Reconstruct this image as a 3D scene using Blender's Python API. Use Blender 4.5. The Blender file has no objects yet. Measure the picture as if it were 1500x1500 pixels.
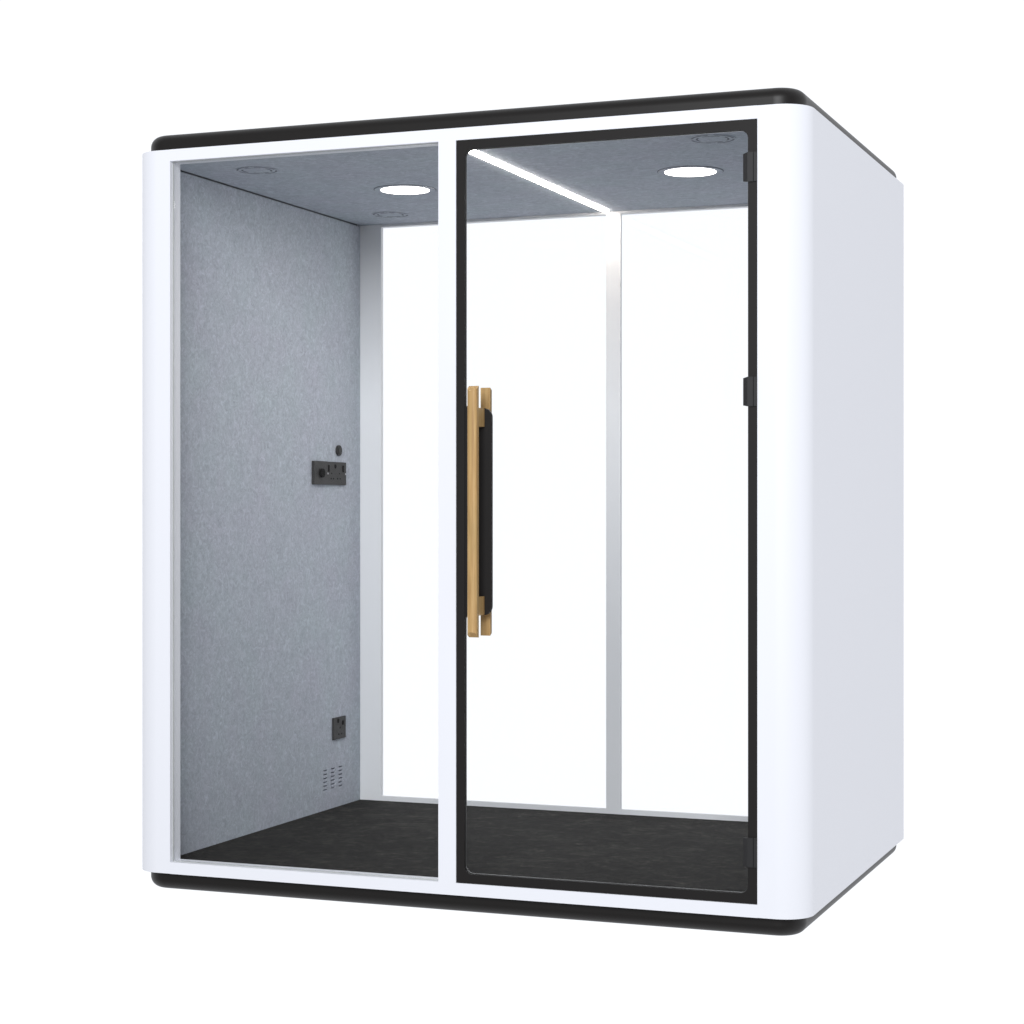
import bpy, bmesh, math
from mathutils import Vector
C = bpy.context.scene
COL = C.collection
PI = math.pi
# ---- overall dimensions of the booth, metres (x to the left is negative, front at y = 0, z measured from mid height)
W, D = 2.066, 1.513
HB, HT = 1.083, 1.137          # half height of white body / of whole booth
XC, YC = -W / 2, D / 2
FX0, FX1 = -1.932, -0.134      # front opening
OZ = 1.048                     # half height of openings
WX = 1.997                     # inner face of felt wall (left); right one mirrored
CEIL, FLOOR = 1.052, -1.059
BY = 1.453                     # inner face of rear frame
RC = 0.088                     # corner radius in plan

def mx(x): return 2 * XC - x   # mirror across the middle of the booth

# ------------------------------------------------------------------ materials
def mat(name, col, rough=0.5, spec=0.5, build=None, metal=0.0):
    m = bpy.data.materials.new(name); m.use_nodes = True
    nt = m.node_tree; b = nt.nodes['Principled BSDF']
    b.inputs['Base Color'].default_value = (*col, 1)
    b.inputs['Roughness'].default_value = rough
    b.inputs['Specular IOR Level'].default_value = spec
    b.inputs['Metallic'].default_value = metal
    if build: build(nt, b)
    return m

def noise(nt, scale, detail=4, rough=0.55, stretch=(1, 1, 1), dist=0.0):
    tc = nt.nodes.new('ShaderNodeTexCoord'); mp = nt.nodes.new('ShaderNodeMapping')
    mp.inputs['Scale'].default_value = stretch
    n = nt.nodes.new('ShaderNodeTexNoise')
    n.inputs['Scale'].default_value = scale; n.inputs['Detail'].default_value = detail
    n.inputs['Roughness'].default_value = rough; n.inputs['Distortion'].default_value = dist
    nt.links.new(tc.outputs['Object'], mp.inputs['Vector'])
    nt.links.new(mp.outputs['Vector'], n.inputs['Vector'])
    return n.outputs['Fac']

def ramp(nt, fac, stops):
    r = nt.nodes.new('ShaderNodeValToRGB'); e = r.color_ramp.elements
    e[0].position, e[0].color = stops[0][0], (*stops[0][1], 1)
    e[1].position, e[1].color = stops[-1][0], (*stops[-1][1], 1)
    for p, c in stops[1:-1]:
        k = e.new(p); k.color = (*c, 1)
    nt.links.new(fac, r.inputs['Fac'])
    return r.outputs['Color']

def mixc(nt, a, b, fac, mode='MIX'):
    m = nt.nodes.new('ShaderNodeMix'); m.data_type = 'RGBA'; m.blend_type = mode
    if isinstance(fac, float): m.inputs[0].default_value = fac
    else: nt.links.new(fac, m.inputs[0])
    nt.links.new(a, m.inputs[6]); nt.links.new(b, m.inputs[7])
    return m.outputs[2]

def bump(nt, b, fac, strength, dist):
    n = nt.nodes.new('ShaderNodeBump')
    n.inputs['Strength'].default_value = strength; n.inputs['Distance'].default_value = dist
    nt.links.new(fac, n.inputs['Height']); nt.links.new(n.outputs['Normal'], b.inputs['Normal'])

def b_paint(nt, b):
    f = noise(nt, 900, 2)
    bump(nt, b, f, 0.03, 0.0004)
WHITE = mat('white_powder_coat', (0.745, 0.757, 0.803), 0.45, 0.3, b_paint)

def b_black(nt, b):
    f = noise(nt, 700, 2)
    bump(nt, b, f, 0.05, 0.0004)
FRAME_WHITE_SHADED = mat('white_paint_interior_shade', (0.70, 0.712, 0.735), 0.5, 0.3, b_paint)  # same white as the shell, greyed to carry the interior's shade and tint
BLACK = mat('black_powder_coat', (0.0088, 0.0078, 0.0073), 0.42, 0.27, b_black)
FRAME_BLACK = mat('black_glass_border', (0.0125, 0.0115, 0.0112), 0.5, 0.16)
HINGE = mat('black_hinge_metal', (0.020, 0.020, 0.021), 0.5, 0.25)
PLASTIC = mat('dark_socket_plastic', (0.030, 0.029, 0.029), 0.55, 0.3)
DARK = mat('dark_recess', (0.22, 0.23, 0.25), 0.8, 0.1)
HOLE = mat('socket_hole_black', (0.010, 0.010, 0.010), 0.8, 0.1)
GROOVE = mat('diffuser_groove', (0.17, 0.18, 0.21), 0.8, 0.1)
SEAL = mat('grey_seal', (0.50, 0.52, 0.52), 0.5, 0.3)
EDGE = mat('edge_glint_grey', (0.07, 0.07, 0.07), 0.25, 0.5)  # grey for the door's inner ring; the edge glint is put into its colour
TINY = mat('pale_screw', (0.45, 0.45, 0.47), 0.4, 0.4)

FELT_A, FELT_B, FELT_C = (0.365, 0.388, 0.438), (0.445, 0.474, 0.525), (0.57, 0.608, 0.668)
def b_felt(nt, b, s=(1, 1, 0.95), k=1.0):
    f1 = noise(nt, 40 * k, 9, 0.70, s, 2.0)
    f2 = noise(nt, 380, 2, 0.6, (1, 1, 0.5), 0.3)
    f3 = noise(nt, 5.0, 4, 0.6)
    c1 = ramp(nt, f1, [(0.32, FELT_A), (0.5, FELT_B), (0.70, FELT_C)])
    c2 = ramp(nt, f2, [(0.3, (0.88, 0.88, 0.88)), (0.7, (1.10, 1.10, 1.10))])
    c3 = ramp(nt, f3, [(0.3, (0.99, 0.97, 1.0)), (0.7, (0.97, 1.01, 1.0))])
    c = mixc(nt, c1, c2, 1.0, 'MULTIPLY'); c = mixc(nt, c, c3, 1.0, 'MULTIPLY')
    nt.links.new(c, b.inputs['Base Color'])
    bump(nt, b, f1, 0.12, 0.0015)
FELT = mat('grey_pet_felt', FELT_B, 0.95, 0.05, b_felt)
FELT_CEIL = mat('grey_pet_felt_ceiling', FELT_B, 0.95, 0.05, lambda nt, b: b_felt(nt, b, (0.8, 1, 1), 0.8))

def b_floor(nt, b):
    f1 = noise(nt, 9, 12, 0.76, (0.8, 1.1, 1), 0.8)
    f2 = noise(nt, 46, 7, 0.7, (1, 0.9, 1), 0.8)
    f3 = noise(nt, 260, 2, 0.6)
    c1 = ramp(nt, f1, [(0.35, (0.0125, 0.0118, 0.011)), (0.52, (0.019, 0.018, 0.0168)), (0.68, (0.040, 0.0375, 0.034))])
    c2 = ramp(nt, f2, [(0.35, (0.6, 0.6, 0.6)), (0.53, (1.0, 1.0, 1.0)), (0.70, (2.3, 2.2, 2.05))])
    c3 = ramp(nt, f3, [(0.3, (0.75, 0.75, 0.75)), (0.7, (1.35, 1.35, 1.35))])
    c = mixc(nt, c1, c2, 1.0, 'MULTIPLY'); c = mixc(nt, c, c3, 1.0, 'MULTIPLY')
    nt.links.new(c, b.inputs['Base Color'])
    bump(nt, b, f2, 0.2, 0.002)
FLOORM = mat('charcoal_floor_covering', (0.022, 0.022, 0.021), 0.85, 0.12, b_floor)

def b_wood(nt, b):
    f = noise(nt, 130, 6, 0.62, (1, 1, 0.035), 0.5)
    g = noise(nt, 22, 3, 0.5, (1, 1, 0.10), 1.2)
    c1 = ramp(nt, f, [(0.30, (0.33, 0.19, 0.075)), (0.5, (0.455, 0.288, 0.118)), (0.72, (0.57, 0.39, 0.18))])
    c2 = ramp(nt, g, [(0.3, (0.88, 0.9, 0.88)), (0.7, (1.06, 1.02, 1.0))])
    nt.links.new(mixc(nt, c1, c2, 1.0, 'MULTIPLY'), b.inputs['Base Color'])
    bump(nt, b, f, 0.12, 0.0008)
WOOD = mat('pale_oak', (0.58, 0.36, 0.17), 0.5, 0.3, b_wood)

def glass_mat(name, base=0.02):
    m = bpy.data.materials.new(name); m.use_nodes = True
    nt = m.node_tree; nt.nodes.clear()
    o = nt.nodes.new('ShaderNodeOutputMaterial'); t = nt.nodes.new('ShaderNodeBsdfTransparent')
    g = nt.nodes.new('ShaderNodeBsdfGlossy'); mx_ = nt.nodes.new('ShaderNodeMixShader')
    g.inputs['Roughness'].default_value = 0.0
    t.inputs['Color'].default_value = (0.995, 0.998, 0.997, 1)
    lw = nt.nodes.new('ShaderNodeLayerWeight'); lw.inputs['Blend'].default_value = 0.5
    p = nt.nodes.new('ShaderNodeMath'); p.operation = 'POWER'; p.inputs[1].default_value = 5
    q = nt.nodes.new('ShaderNodeMath'); q.operation = 'MULTIPLY_ADD'
    q.inputs[1].default_value = 0.9; q.inputs[2].default_value = base
    nt.links.new(lw.outputs['Facing'], p.inputs[0]); nt.links.new(p.outputs[0], q.inputs[0])
    nt.links.new(q.outputs[0], mx_.inputs[0])
    nt.links.new(t.outputs[0], mx_.inputs[1]); nt.links.new(g.outputs[0], mx_.inputs[2])
    nt.links.new(mx_.outputs[0], o.inputs['Surface'])
    return m
GLASS = glass_mat('clear_thin_glass', 0.008)

def emit(name, col, s):
    m = bpy.data.materials.new(name); m.use_nodes = True
    nt = m.node_tree; nt.nodes.clear()
    o = nt.nodes.new('ShaderNodeOutputMaterial'); e = nt.nodes.new('ShaderNodeEmission')
    e.inputs['Color'].default_value = (*col, 1); e.inputs['Strength'].default_value = s
    nt.links.new(e.outputs[0], o.inputs['Surface'])
    return m
LED = emit('led_strip_light', (1.0, 0.91, 0.82), 50)
DISC = emit('downlight_panel', (1.0, 0.96, 0.92), 7)

# ------------------------------------------------------------------ mesh helpers
OFF = Vector((-XC, -YC, HT))
def link(name, bm, m, parent, smooth=None):
    """one mesh object; geometry was drawn in booth coordinates and is stored relative to the booth's base"""
    bmesh.ops.remove_doubles(bm, verts=bm.verts, dist=1e-6)
    bmesh.ops.translate(bm, verts=bm.verts, vec=OFF)
    bmesh.ops.recalc_face_normals(bm, faces=bm.faces)
    me = bpy.data.meshes.new(name); bm.to_mesh(me); bm.free()
    me.materials.append(m)
    if smooth is not None:
        me.polygons.foreach_set('use_smooth', [True] * len(me.polygons))
        me.set_sharp_from_angle(angle=math.radians(smooth))
    o = bpy.data.objects.new(name, me); COL.objects.link(o)
    o.parent = parent
    if smooth is not None:
        w_ = o.modifiers.new('weighted_normal', 'WEIGHTED_NORMAL'); w_.keep_sharp = True; w_.weight = 100
    return o

def box(bm, x0, x1, y0, y1, z0, z1, bev=0.0, seg=2):
    vs = [bm.verts.new((x, y, z)) for x in (x0, x1) for y in (y0, y1) for z in (z0, z1)]
    fs = [(0, 1, 3, 2), (4, 6, 7, 5), (0, 4, 5, 1), (2, 3, 7, 6), (0, 2, 6, 4), (1, 5, 7, 3)]
    fl = [bm.faces.new([vs[i] for i in f]) for f in fs]
    bmesh.ops.recalc_face_normals(bm, faces=fl)
    if bev:
        es = list({e for f in fl for e in f.edges})
        bmesh.ops.bevel(bm, geom=es, offset=bev, segments=seg, affect='EDGES', profile=0.5)

def prism(bm, pts, lo, hi, axis='z', bev=0.0):
    def P(p, t):
        return {'z': (p[0], p[1], t), 'y': (p[0], t, p[1]), 'x': (t, p[0], p[1])}[axis]
    a = [bm.verts.new(P(p, lo)) for p in pts]; b = [bm.verts.new(P(p, hi)) for p in pts]
    n = len(pts)
    fl = [bm.faces.new(a[::-1]), bm.faces.new(b)]
    caps = list(fl)
    for i in range(n):
        fl.append(bm.faces.new((a[i], a[(i + 1) % n], b[(i + 1) % n], b[i])))
    bmesh.ops.recalc_face_normals(bm, faces=fl)
    if bev:
        es = [e for f in caps for e in f.edges]
        bmesh.ops.bevel(bm, geom=list(set(es)), offset=bev, segments=2, affect='EDGES', profile=0.5)

def holed(bm, loops, lo, hi, axis='y'):
    """flat plate with openings: first loop outline, other loops holes, extruded from lo to hi"""
    def P(p, t):
        return {'z': (p[0], p[1], t), 'y': (p[0], t, p[1]), 'x': (t, p[0], p[1])}[axis]
    es = []; rings = []
    for L in loops:
        vs = [bm.verts.new(P(p, lo)) for p in L]; rings.append(vs)
        for i in range(len(vs)): es.append(bm.edges.new((vs[i], vs[(i + 1) % len(vs)])))
    r = bmesh.ops.triangle_fill(bm, edges=es, use_beauty=True)
    faces = [g for g in r['geom'] if isinstance(g, bmesh.types.BMFace)]
    top = {}
    for vs, L in zip(rings, loops):
        for v, p in zip(vs, L): top[v] = bm.verts.new(P(p, hi))
    for f in faces: bm.faces.new([top[v] for v in reversed(f.verts[:])])
    for vs in rings:
        for i in range(len(vs)):
            a, b = vs[i], vs[(i + 1) % len(vs)]
            bm.faces.new((a, b, top[b], top[a]))

def rrect(x0, x1, z0, z1, r, n=8):
    pts = []
    for cx, cz, a0 in ((x1 - r, z0 + r, -90), (x1 - r, z1 - r, 0), (x0 + r, z1 - r, 90), (x0 + r, z0 + r, 180)):
        for i in range(n + 1):
            a = math.radians(a0 + 90 * i / n)
            pts.append((cx + r * math.cos(a), cz + r * math.sin(a)))
    return pts
def rect(x0, x1, z0, z1): return [(x0, z0), (x1, z0), (x1, z1), (x0, z1)]
def circle(cx, cy, r, n=64): return [(cx + r * math.cos(2 * PI * i / n), cy + r * math.sin(2 * PI * i / n)) for i in range(n)]

def part(name, m, parent, fn, smooth=None, **props):
    bm = bmesh.new(); fn(bm); o = link(name, bm, m, parent, smooth)
    for k, v in props.items(): o[k] = v
    return o

# ------------------------------------------------------------------ the booth
pod = bpy.data.objects.new('office_booth', None); COL.objects.link(pod)
pod.location = (XC, YC, 0)
pod['label'] = 'white two-bay office booth with black cap and base, glass door and grey felt interior'
pod['category'] = 'office booth'

# white side panels with rounded front and rear corners
def side(sign):
    pts = []
    for i in range(25):                       # front corner
        a = math.radians(-90 - 90 * i / 24); pts.append((-W + RC + RC * math.cos(a), RC + RC * math.sin(a)))
    for i in range(25):                       # rear corner
        a = math.radians(180 - 90 * i / 24); pts.append((-W + RC + RC * math.cos(a), D - RC + RC * math.sin(a)))
    pts += [(FX0, D), (FX0, BY + 0.015), (-WX - 0.016, BY + 0.015), (-WX - 0.016, 0.06), (FX0, 0.06), (FX0, 0.0)]
    if sign > 0: pts = [(mx(x), y) for x, y in pts][::-1]
    return pts
for s in (-1, 1):
    part('side_panel', WHITE, pod, lambda bm: prism(bm, side(s), -HB, HB, 'z', 0.0015), 40)

# front frame: top rail, bottom rail, mullion in one flat frame between the side panels
MX0, MX1 = -1.059, -1.005
def front(bm):
    holed(bm, [rect(FX0, FX1, -HB, HB), rect(FX0 + 1e-4, MX0, -OZ, OZ), rect(MX1, FX1 - 1e-4, -OZ, OZ)], 0.0, 0.06)
part('front_frame', WHITE, pod, front)
part('rear_frame', FRAME_WHITE_SHADED, pod, lambda bm: holed(bm, [rect(-WX, mx(-WX), -1.070, 1.070),
     rect(-1.913, -1.044, -1.042, 1.043), rect(-0.991, mx(-1.913), -1.042, 1.043)], BY, BY + 0.014), label='thin white frame round the rear panes')
for z0, z1 in ((1.047, HB), (-HB, -1.050)):
    part('rear_rail', WHITE, pod, lambda bm: box(bm, FX0, FX1, BY + 0.016, D, z0, z1))
for xa in (-WX - 0.0155, mx(-WX - 0.0125)):
    part('wall_core', DARK, pod, lambda bm: box(bm, xa, xa + 0.003, 0.0605, BY - 0.0005, -1.075, 1.075))

# felt wall linings; the left one has real slots for the low air vent
slots = []
for (y0, y1) in ((1.151, 1.183), (1.211, 1.244), (1.272, 1.305)):
    for k in range(6):
        zc = -0.9185 - 0.01365 * k
        slots.append(rrect(y0, y1, zc - 0.0024, zc + 0.0024, 0.0022, 3))
part('wall_lining', FELT, pod, lambda bm: holed(bm, [rect(0.0605, BY - 0.0005, FLOOR, CEIL - 0.0042)] + slots, -WX - 0.012, -WX, 'x'),
     label='grey felt wall lining with vent slots and sockets')
part('wall_lining', FELT, pod, lambda bm: box(bm, mx(-WX), mx(-WX - 0.012), 0.0605, BY - 0.0005, FLOOR, CEIL - 0.0042))
part('ceiling_panel', FELT_CEIL, pod, lambda bm: box(bm, -WX + 0.004, mx(-WX + 0.004), 0.0605, BY - 0.0005, CEIL, CEIL + 0.016), label='grey felt ceiling panel')
part('floor_covering', FLOORM, pod, lambda bm: box(bm, -WX - 0.004, mx(-WX - 0.004), 0.0605, BY - 0.0005, FLOOR - 0.014, FLOOR), label='mottled charcoal floor covering')

# black cap and plinth: rounded in plan, quarter round edge
def cap(bm, sgn):
    ins, r, R = 0.022, RC - 0.012, 0.033
    z0, z1 = HB, HT
    prof = [(0.0, z0 + 0.0)]
    for i in range(17):
        a = math.radians(90 * i / 16); prof.append((R - R * math.cos(a), z1 - R + R * math.sin(a)))
    rings = []
    for d, z in prof:
        i = ins + d
        L = rrect(-W + i, -i, i, D - i, max(r - d, 0.018), 20)
        rings.append([bm.verts.new((x, y, sgn * z)) for x, y in L])
    for a, b in zip(rings, rings[1:]):
        n = len(a)
        for k in range(n): bm.faces.new((a[k], a[(k + 1) % n], b[(k + 1) % n], b[k]))
    bm.faces.new(rings[-1]); bm.faces.new(rings[0][::-1])
part('top_cap', BLACK, pod, lambda bm: cap(bm, 1), 35)
part('base_plinth', BLACK, pod, lambda bm: cap(bm, -1), 35)
# decks that close the body above and below the room
part('roof_deck', DARK, pod, lambda bm: box(bm, -W + 0.09, -0.09, 0.062, BY + 0.014, CEIL + 0.0175, HB - 0.001))
part('floor_deck', DARK, pod, lambda bm: box(bm, -W + 0.09, -0.09, 0.062, BY + 0.014, -HB + 0.001, FLOOR - 0.0155))

# fixed front pane, rear panes
pane = part('glass_pane', GLASS, pod, lambda bm: box(bm, FX0 + 0.001, MX0 - 0.001, 0.020, 0.028, -OZ + 0.001, OZ - 0.001), label='fixed clear pane left of the door')
part('seal', SEAL, pane, lambda bm: holed(bm, [rect(FX0 + 0.0003, MX0 - 0.0003, -OZ + 0.0003, OZ - 0.0003), rect(FX0 + 0.0018, MX0 - 0.0018, -OZ + 0.0018, OZ - 0.0018)], 0.0145, 0.0195))
part('glass_pane', GLASS, pod, lambda bm: box(bm, -1.925, -1.020, BY + 0.0155, BY + 0.0215, -1.0495, 1.0465), label='rear pane of the left bay')
part('glass_pane', GLASS, pod, lambda bm: box(bm, -1.014, mx(-1.925), BY + 0.0155, BY + 0.0215, -1.0495, 1.0465), label='rear pane behind the door')

# ------------------------------------------------------------------ door
IX0, IX1, IZ = -0.979, -0.160, 1.021
door = part('door', FRAME_BLACK, pod, lambda bm: holed(bm, [rect(MX1 + 0.0015, FX1 - 0.0015, -OZ + 0.0015, OZ - 0.0015),
            rrect(IX0, IX1, -IZ, IZ, 0.023, 10)], 0.0015, 0.014), label='glass door with black border and oak pull handles')
part('glass_pane', GLASS, door, lambda bm: box(bm, MX1 + 0.004, FX1 - 0.004, 0.0145, 0.0225, -OZ + 0.004, OZ - 0.004))
part('door_edge_glint', EDGE, door, lambda bm: holed(bm, [rrect(IX0 + 0.0001, IX1 - 0.0001, -IZ + 0.0001, IZ - 0.0001, 0.0229, 10),
     rrect(IX0 + 0.0016, IX1 - 0.0016, -IZ + 0.0016, IZ - 0.0016, 0.0214, 10)], 0.010, 0.014), label='grey ring standing in for the glint round the glass edge')
# black lock plate behind the handles, fillets flow into the border
def plate(bm):
    x0, x1, z = IX0 - 0.003, -0.8985, 0.291
    pts = []
    r = 0.026
    for i in range(11):
        a = math.radians(-90 + 9 * i); pts.append((x1 - r + r * math.cos(a), -z + r + r * math.sin(a)))
    for i in range(11):
        a = math.radians(9 * i); pts.append((x1 - r + r * math.cos(a), z - r + r * math.sin(a)))
    f = 0.016
    for i in range(9):                       # concave fillet up into the border
        a = math.radians(-90 - 90 * i / 8); pts.append((IX0 + f + f * math.cos(a), z + f + f * math.sin(a)))
    pts += [(x0, z + f), (x0, -z - f)]
    for i in range(9):
        a = math.radians(180 - 90 * i / 8); pts.append((IX0 + f + f * math.cos(a), -z - f + f * math.sin(a)))
    prism(bm, pts, 0.0040, 0.0140, 'y')
part('lock_plate', FRAME_BLACK, door, plate)

HX0, HX1, HH = -0.9485, -0.9190, 0.351
def handle(bm, ya, yb, yg):
    """bar between ya (round face) and yb (flat back), stand-offs from yb to the glass yg"""
    sg = 1 if yb > ya else -1
    d = abs(yb - ya); w = (HX1 - HX0) / 2; xc = (HX0 + HX1) / 2
    prof = [(HX1, yb), (HX1, ya + sg * d * 0.45)]
    for i in range(1, 14):
        t = PI * i / 14
        prof.append((xc + w * math.cos(t), ya + sg * (d * 0.45) * (1 - math.sin(t))))
    prof += [(HX0, ya + sg * d * 0.45), (HX0, yb)]
    lo, hi = [], []
    for x, y in prof:
        cut = 0.95 * abs(yb - y) ; ex = max(0.0, cut - 0.004)
        lo.append(bm.verts.new((x, y, -HH + ex))); hi.append(bm.verts.new((x, y, HH - ex)))
    n = len(prof)
    for i in range(n): bm.faces.new((lo[i], lo[(i + 1) % n], hi[(i + 1) % n], hi[i]))
    for R in (lo, hi):
        c = bm.verts.new((xc, yb, math.copysign(HH, R[0].co.z)))
        for i in range(n):
            if {i, (i + 1) % n} != {n - 1, 0}: bm.faces.new((R[i], R[(i + 1) % n], c))
        bm.faces.new((R[n - 1], R[0], c)) if False else None
    for z0, z1 in ((0.238, 0.290), (-0.290, -0.238)):
        box(bm, HX0 + 0.004, HX1 - 0.0002, min(yb, yg), max(yb, yg), z0, z1, 0.0012)
part('handle', WOOD, door, lambda bm: handle(bm, -0.060, -0.0395, 0.0038), 40, label='outer oak pull handle')
part('handle', WOOD, door, lambda bm: handle(bm, 0.066, 0.046, 0.0228), 40, label='inner oak pull handle seen through the glass')

def hinge(bm, z0, z1):
    a = [(-0.1745, 0.0060), (-0.1610, -0.0045), (-0.1452, -0.0045), (-0.1452, 0.0012), (-0.1745, 0.0014 + 0.0046)]
    pts = [(-0.1745, 0.0135), (-0.1745, 0.0060), (-0.1605, -0.0035), (-0.1450, -0.0035), (-0.1450, 0.0135)]
    v0 = []; v1 = []
    for (x, y) in pts:
        dz = 0.003 if x < -0.17 else 0.0
        v0.append(bm.verts.new((x, y, z0 + dz))); v1.append(bm.verts.new((x, y, z1 - dz)))
    n = len(pts)
    for i in range(n): bm.faces.new((v0[i], v0[(i + 1) % n], v1[(i + 1) % n], v1[i]))
    bm.faces.new(v0[::-1]); bm.faces.new(v1)
    box(bm, -0.1440, -0.1345, -0.0030, 0.0013, z0, z1, 0.0006)
for z1 in (0.9595, 0.360, -0.8700):
    part('hinge', HINGE, door, lambda bm: hinge(bm, z1 - 0.079, z1))

# ------------------------------------------------------------------ ceiling fittings
def capsule(x0, x1, y0, y1, n=12):
    r = (x1 - x0) / 2; xc = (x0 + x1) / 2
    p = [(xc + r * math.cos(PI * i / n - PI), y0 + r + r * math.sin(PI * i / n - PI)) for i in range(n + 1)]
    p += [(xc + r * math.cos(PI * i / n), y1 - r + r * math.sin(PI * i / n)) for i in range(n + 1)]
    return p
strip = part('strip_light', LED, pod, lambda bm: prism(bm, capsule(-1.0465, -1.0215, 0.140, 1.425), CEIL - 0.0042, CEIL - 0.0002), label='glowing linear ceiling light')
for cx in (-1.503, -0.537):
    t = part('ceiling_light', FELT_CEIL, pod, lambda bm: holed(bm, [circle(cx, 0.757, 0.100), circle(cx, 0.757, 0.080)], CEIL - 0.0022, CEIL - 0.0002, 'z'), label='round recessed ceiling light')
    part('trim_gap', GROOVE, t, lambda bm: holed(bm, [circle(cx, 0.757, 0.1025), circle(cx, 0.757, 0.1001)], CEIL - 0.0009, CEIL - 0.0002, 'z'))
    part('diffuser', DISC, t, lambda bm: prism(bm, circle(cx, 0.757, 0.0795), CEIL - 0.0034, CEIL - 0.0002))

def arc(bm, cx, cy, r0, r1, a0, a1, z0, z1, n=14):
    A = [math.radians(a0 + (a1 - a0) * i / n) for i in range(n + 1)]
    pts = [(cx + r1 * math.cos(a), cy + r1 * math.sin(a)) for a in A] + [(cx + r0 * math.cos(a), cy + r0 * math.sin(a)) for a in reversed(A)]
    prism(bm, pts, z0, z1)
def vent(cx, cy):
    v = part('air_vent', FELT_CEIL, pod, lambda bm: prism(bm, circle(cx, cy, 0.066), CEIL - 0.0016, CEIL - 0.0002), label='round ceiling air diffuser')
    def g(bm):
        for a in (20, 110, 200, 290): arc(bm, cx, cy, 0.0565, 0.0625, a, a + 72, CEIL - 0.0019, CEIL - 0.00165)
        for a in (-25, 65, 155, 245): arc(bm, cx, cy, 0.0415, 0.0475, a, a + 66, CEIL - 0.0019, CEIL - 0.00165)
    part('vent_slot', GROOVE, v, g)
for p in ((-1.775, 0.251), (-1.775, 1.236), (-0.328, 0.257), (-0.328, 1.236)): vent(*p)

# ------------------------------------------------------------------ wall fittings
X = -WX
def plate_box(bm, y0, y1, z0, z1, t=0.007): box(bm, X + 0.0002, X + t, y0, y1, z0, z1, 0.0012)
def disc_x(bm, y, z, r, x0, x1, n=28): prism(bm, circle(y, z, r, n), x0, x1, 'x')
dim = part('dimmer_switch', PLASTIC, pod, lambda bm: plate_box(bm, 1.060, 1.1625, 0.0955, 0.1780, 0.011), label='dimmer plate left of the double socket')
part('knob', HOLE, dim, lambda bm: disc_x(bm, 1.113, 0.136, 0.0155, X + 0.0112, X + 0.019), 40)
so = part('power_socket', PLASTIC, pod, lambda bm: plate_box(bm, 1.1645, 1.3215, 0.0955, 0.1775), label='double power socket with charging ports')
F = X + 0.0072
def holes(bm, L, t=0.0004):
    for y0, y1, z0, z1 in L: box(bm, F, F + t, y0, y1, z0, z1)
for h in [(1.199, 1.206, 0.134, 0.1385), (1.262, 1.269, 0.134, 0.1385),
          (1.194, 1.202, 0.1155, 0.1205), (1.213, 1.221, 0.1155, 0.1205), (1.246, 1.254, 0.1155, 0.1205), (1.267, 1.275, 0.1155, 0.1205)]:
    part('pin_hole', HOLE, so, lambda bm: holes(bm, [h]))
part('charging_port', HOLE, so, lambda bm: disc_x(bm, 1.233, 0.1615, 0.0075, F, F + 0.0005, 20))
for y in (1.1715, 1.3145):
    part('screw', TINY, so, lambda bm: disc_x(bm, y, 0.1355, 0.0034, F, F + 0.0012, 12))
for y in (1.1755, 1.291):
    part('switch', HOLE, so, lambda bm: box(bm, F, F + 0.002, y, y + 0.0085, 0.142, 0.166, 0.0006))
so2 = part('power_socket', PLASTIC, pod, lambda bm: plate_box(bm, 1.220, 1.3185, -0.816, -0.7375), label='single power socket low on the felt wall')
for h in [(1.268, 1.274, -0.779, -0.773), (1.279, 1.286, -0.801, -0.796), (1.256, 1.263, -0.801, -0.796)]:
    part('pin_hole', HOLE, so2, lambda bm: holes(bm, [h]))
for y, z in ((1.250, -0.757), (1.289, -0.767)):
    part('switch', HOLE, so2, lambda bm: box(bm, F, F + 0.002, y, y + 0.010, z, z + 0.015, 0.0006))
part('push_button', PLASTIC, pod, lambda bm: (disc_x(bm, 1.2665, 0.2195, 0.0190, X + 0.0002, X + 0.008), disc_x(bm, 1.2665, 0.2195, 0.0125, X + 0.0081, X + 0.0105)), 40, label='small round black button above the double socket')

# ------------------------------------------------------------------ light
w = bpy.data.worlds.new('World'); C.world = w; w.use_nodes = True
bg = w.node_tree.nodes['Background']
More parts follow.
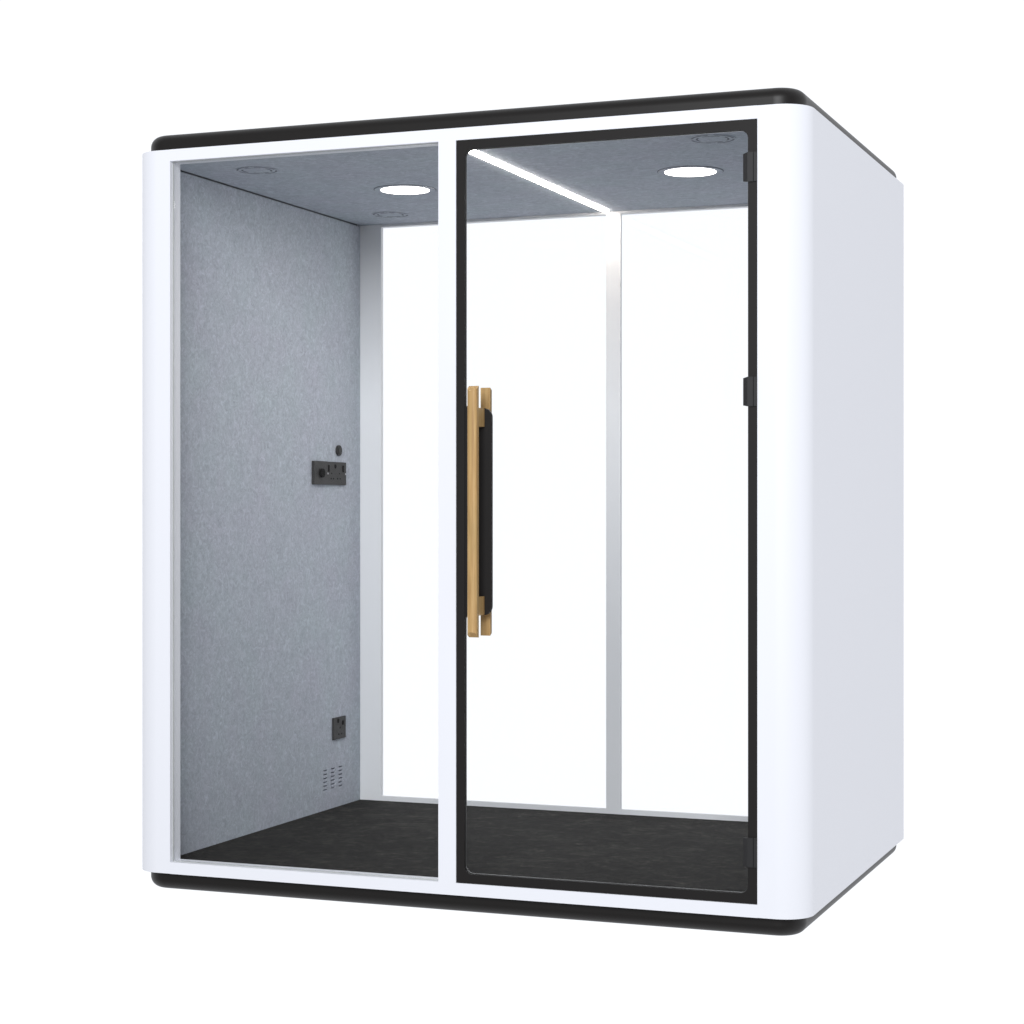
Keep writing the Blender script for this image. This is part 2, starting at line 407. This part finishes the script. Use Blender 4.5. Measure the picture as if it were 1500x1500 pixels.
# white studio: the sweep in front of the lens is pure white, the room behind the photographer is dimmer
nt = w.node_tree
tc = nt.nodes.new('ShaderNodeTexCoord'); sp = nt.nodes.new('ShaderNodeSeparateXYZ')
mr = nt.nodes.new('ShaderNodeMapRange'); mr.interpolation_type = 'SMOOTHSTEP'
nt.links.new(tc.outputs['Generated'], sp.inputs[0]); 
dn = nt.nodes.new('ShaderNodeMath'); dn.operation = 'MULTIPLY'; dn.inputs[1].default_value = -0.55; dn.use_clamp = True
ad = nt.nodes.new('ShaderNodeMath'); ad.operation = 'ADD'
nt.links.new(sp.outputs['Z'], dn.inputs[0]); nt.links.new(sp.outputs['Y'], ad.inputs[0])
nt.links.new(dn.outputs[0], ad.inputs[1]); nt.links.new(ad.outputs[0], mr.inputs['Value'])
mr.inputs['From Min'].default_value = -0.50; mr.inputs['From Max'].default_value = 0.28
mr.inputs['To Min'].default_value = 0.40; mr.inputs['To Max'].default_value = 1.055
nt.links.new(mr.outputs[0], bg.inputs['Strength'])
bg.inputs['Color'].default_value = (0.985, 1.0, 1.035, 1)

def area(name, loc, target, sx, sy, power, col=(1, 1, 1)):
    l = bpy.data.lights.new(name, 'AREA'); l.shape = 'RECTANGLE'; l.size = sx; l.size_y = sy
    l.energy = power; l.color = col
    o = bpy.data.objects.new(name, l); COL.objects.link(o); o.location = loc
    o.rotation_euler = (Vector(target) - Vector(loc)).to_track_quat('-Z', 'Y').to_euler()
    return o
area('key_softbox', (0.8, -9.0, 4.3), (-1.1, 0.0, 1.1), 4.4, 3.6, 850, (0.97, 0.98, 1.0))

# ------------------------------------------------------------------ camera
cd = bpy.data.cameras.new('Camera'); cam = bpy.data.objects.new('Camera', cd); COL.objects.link(cam)
cd.sensor_width = 36; cd.lens = 2926 / 1500 * 36; cd.clip_end = 200; cd.clip_start = 0.05
cd.shift_y = -0.5 / 1500
cam.location = (1.179, -5.2, HT)
cam.rotation_euler = (PI / 2, 0, math.atan2(0.3612, 0.9325))
C.camera = cam

vs = C.view_settings
vs.view_transform = 'Standard'; vs.look = 'None'; vs.exposure = 0; vs.gamma = 1; vs.use_curve_mapping = False
C.render.engine = 'CYCLES'
C.cycles.caustics_reflective = False; C.cycles.max_bounces = 12; C.cycles.diffuse_bounces = 6; C.cycles.transparent_max_bounces = 24
C.render.resolution_x = 1024; C.render.resolution_y = 1024
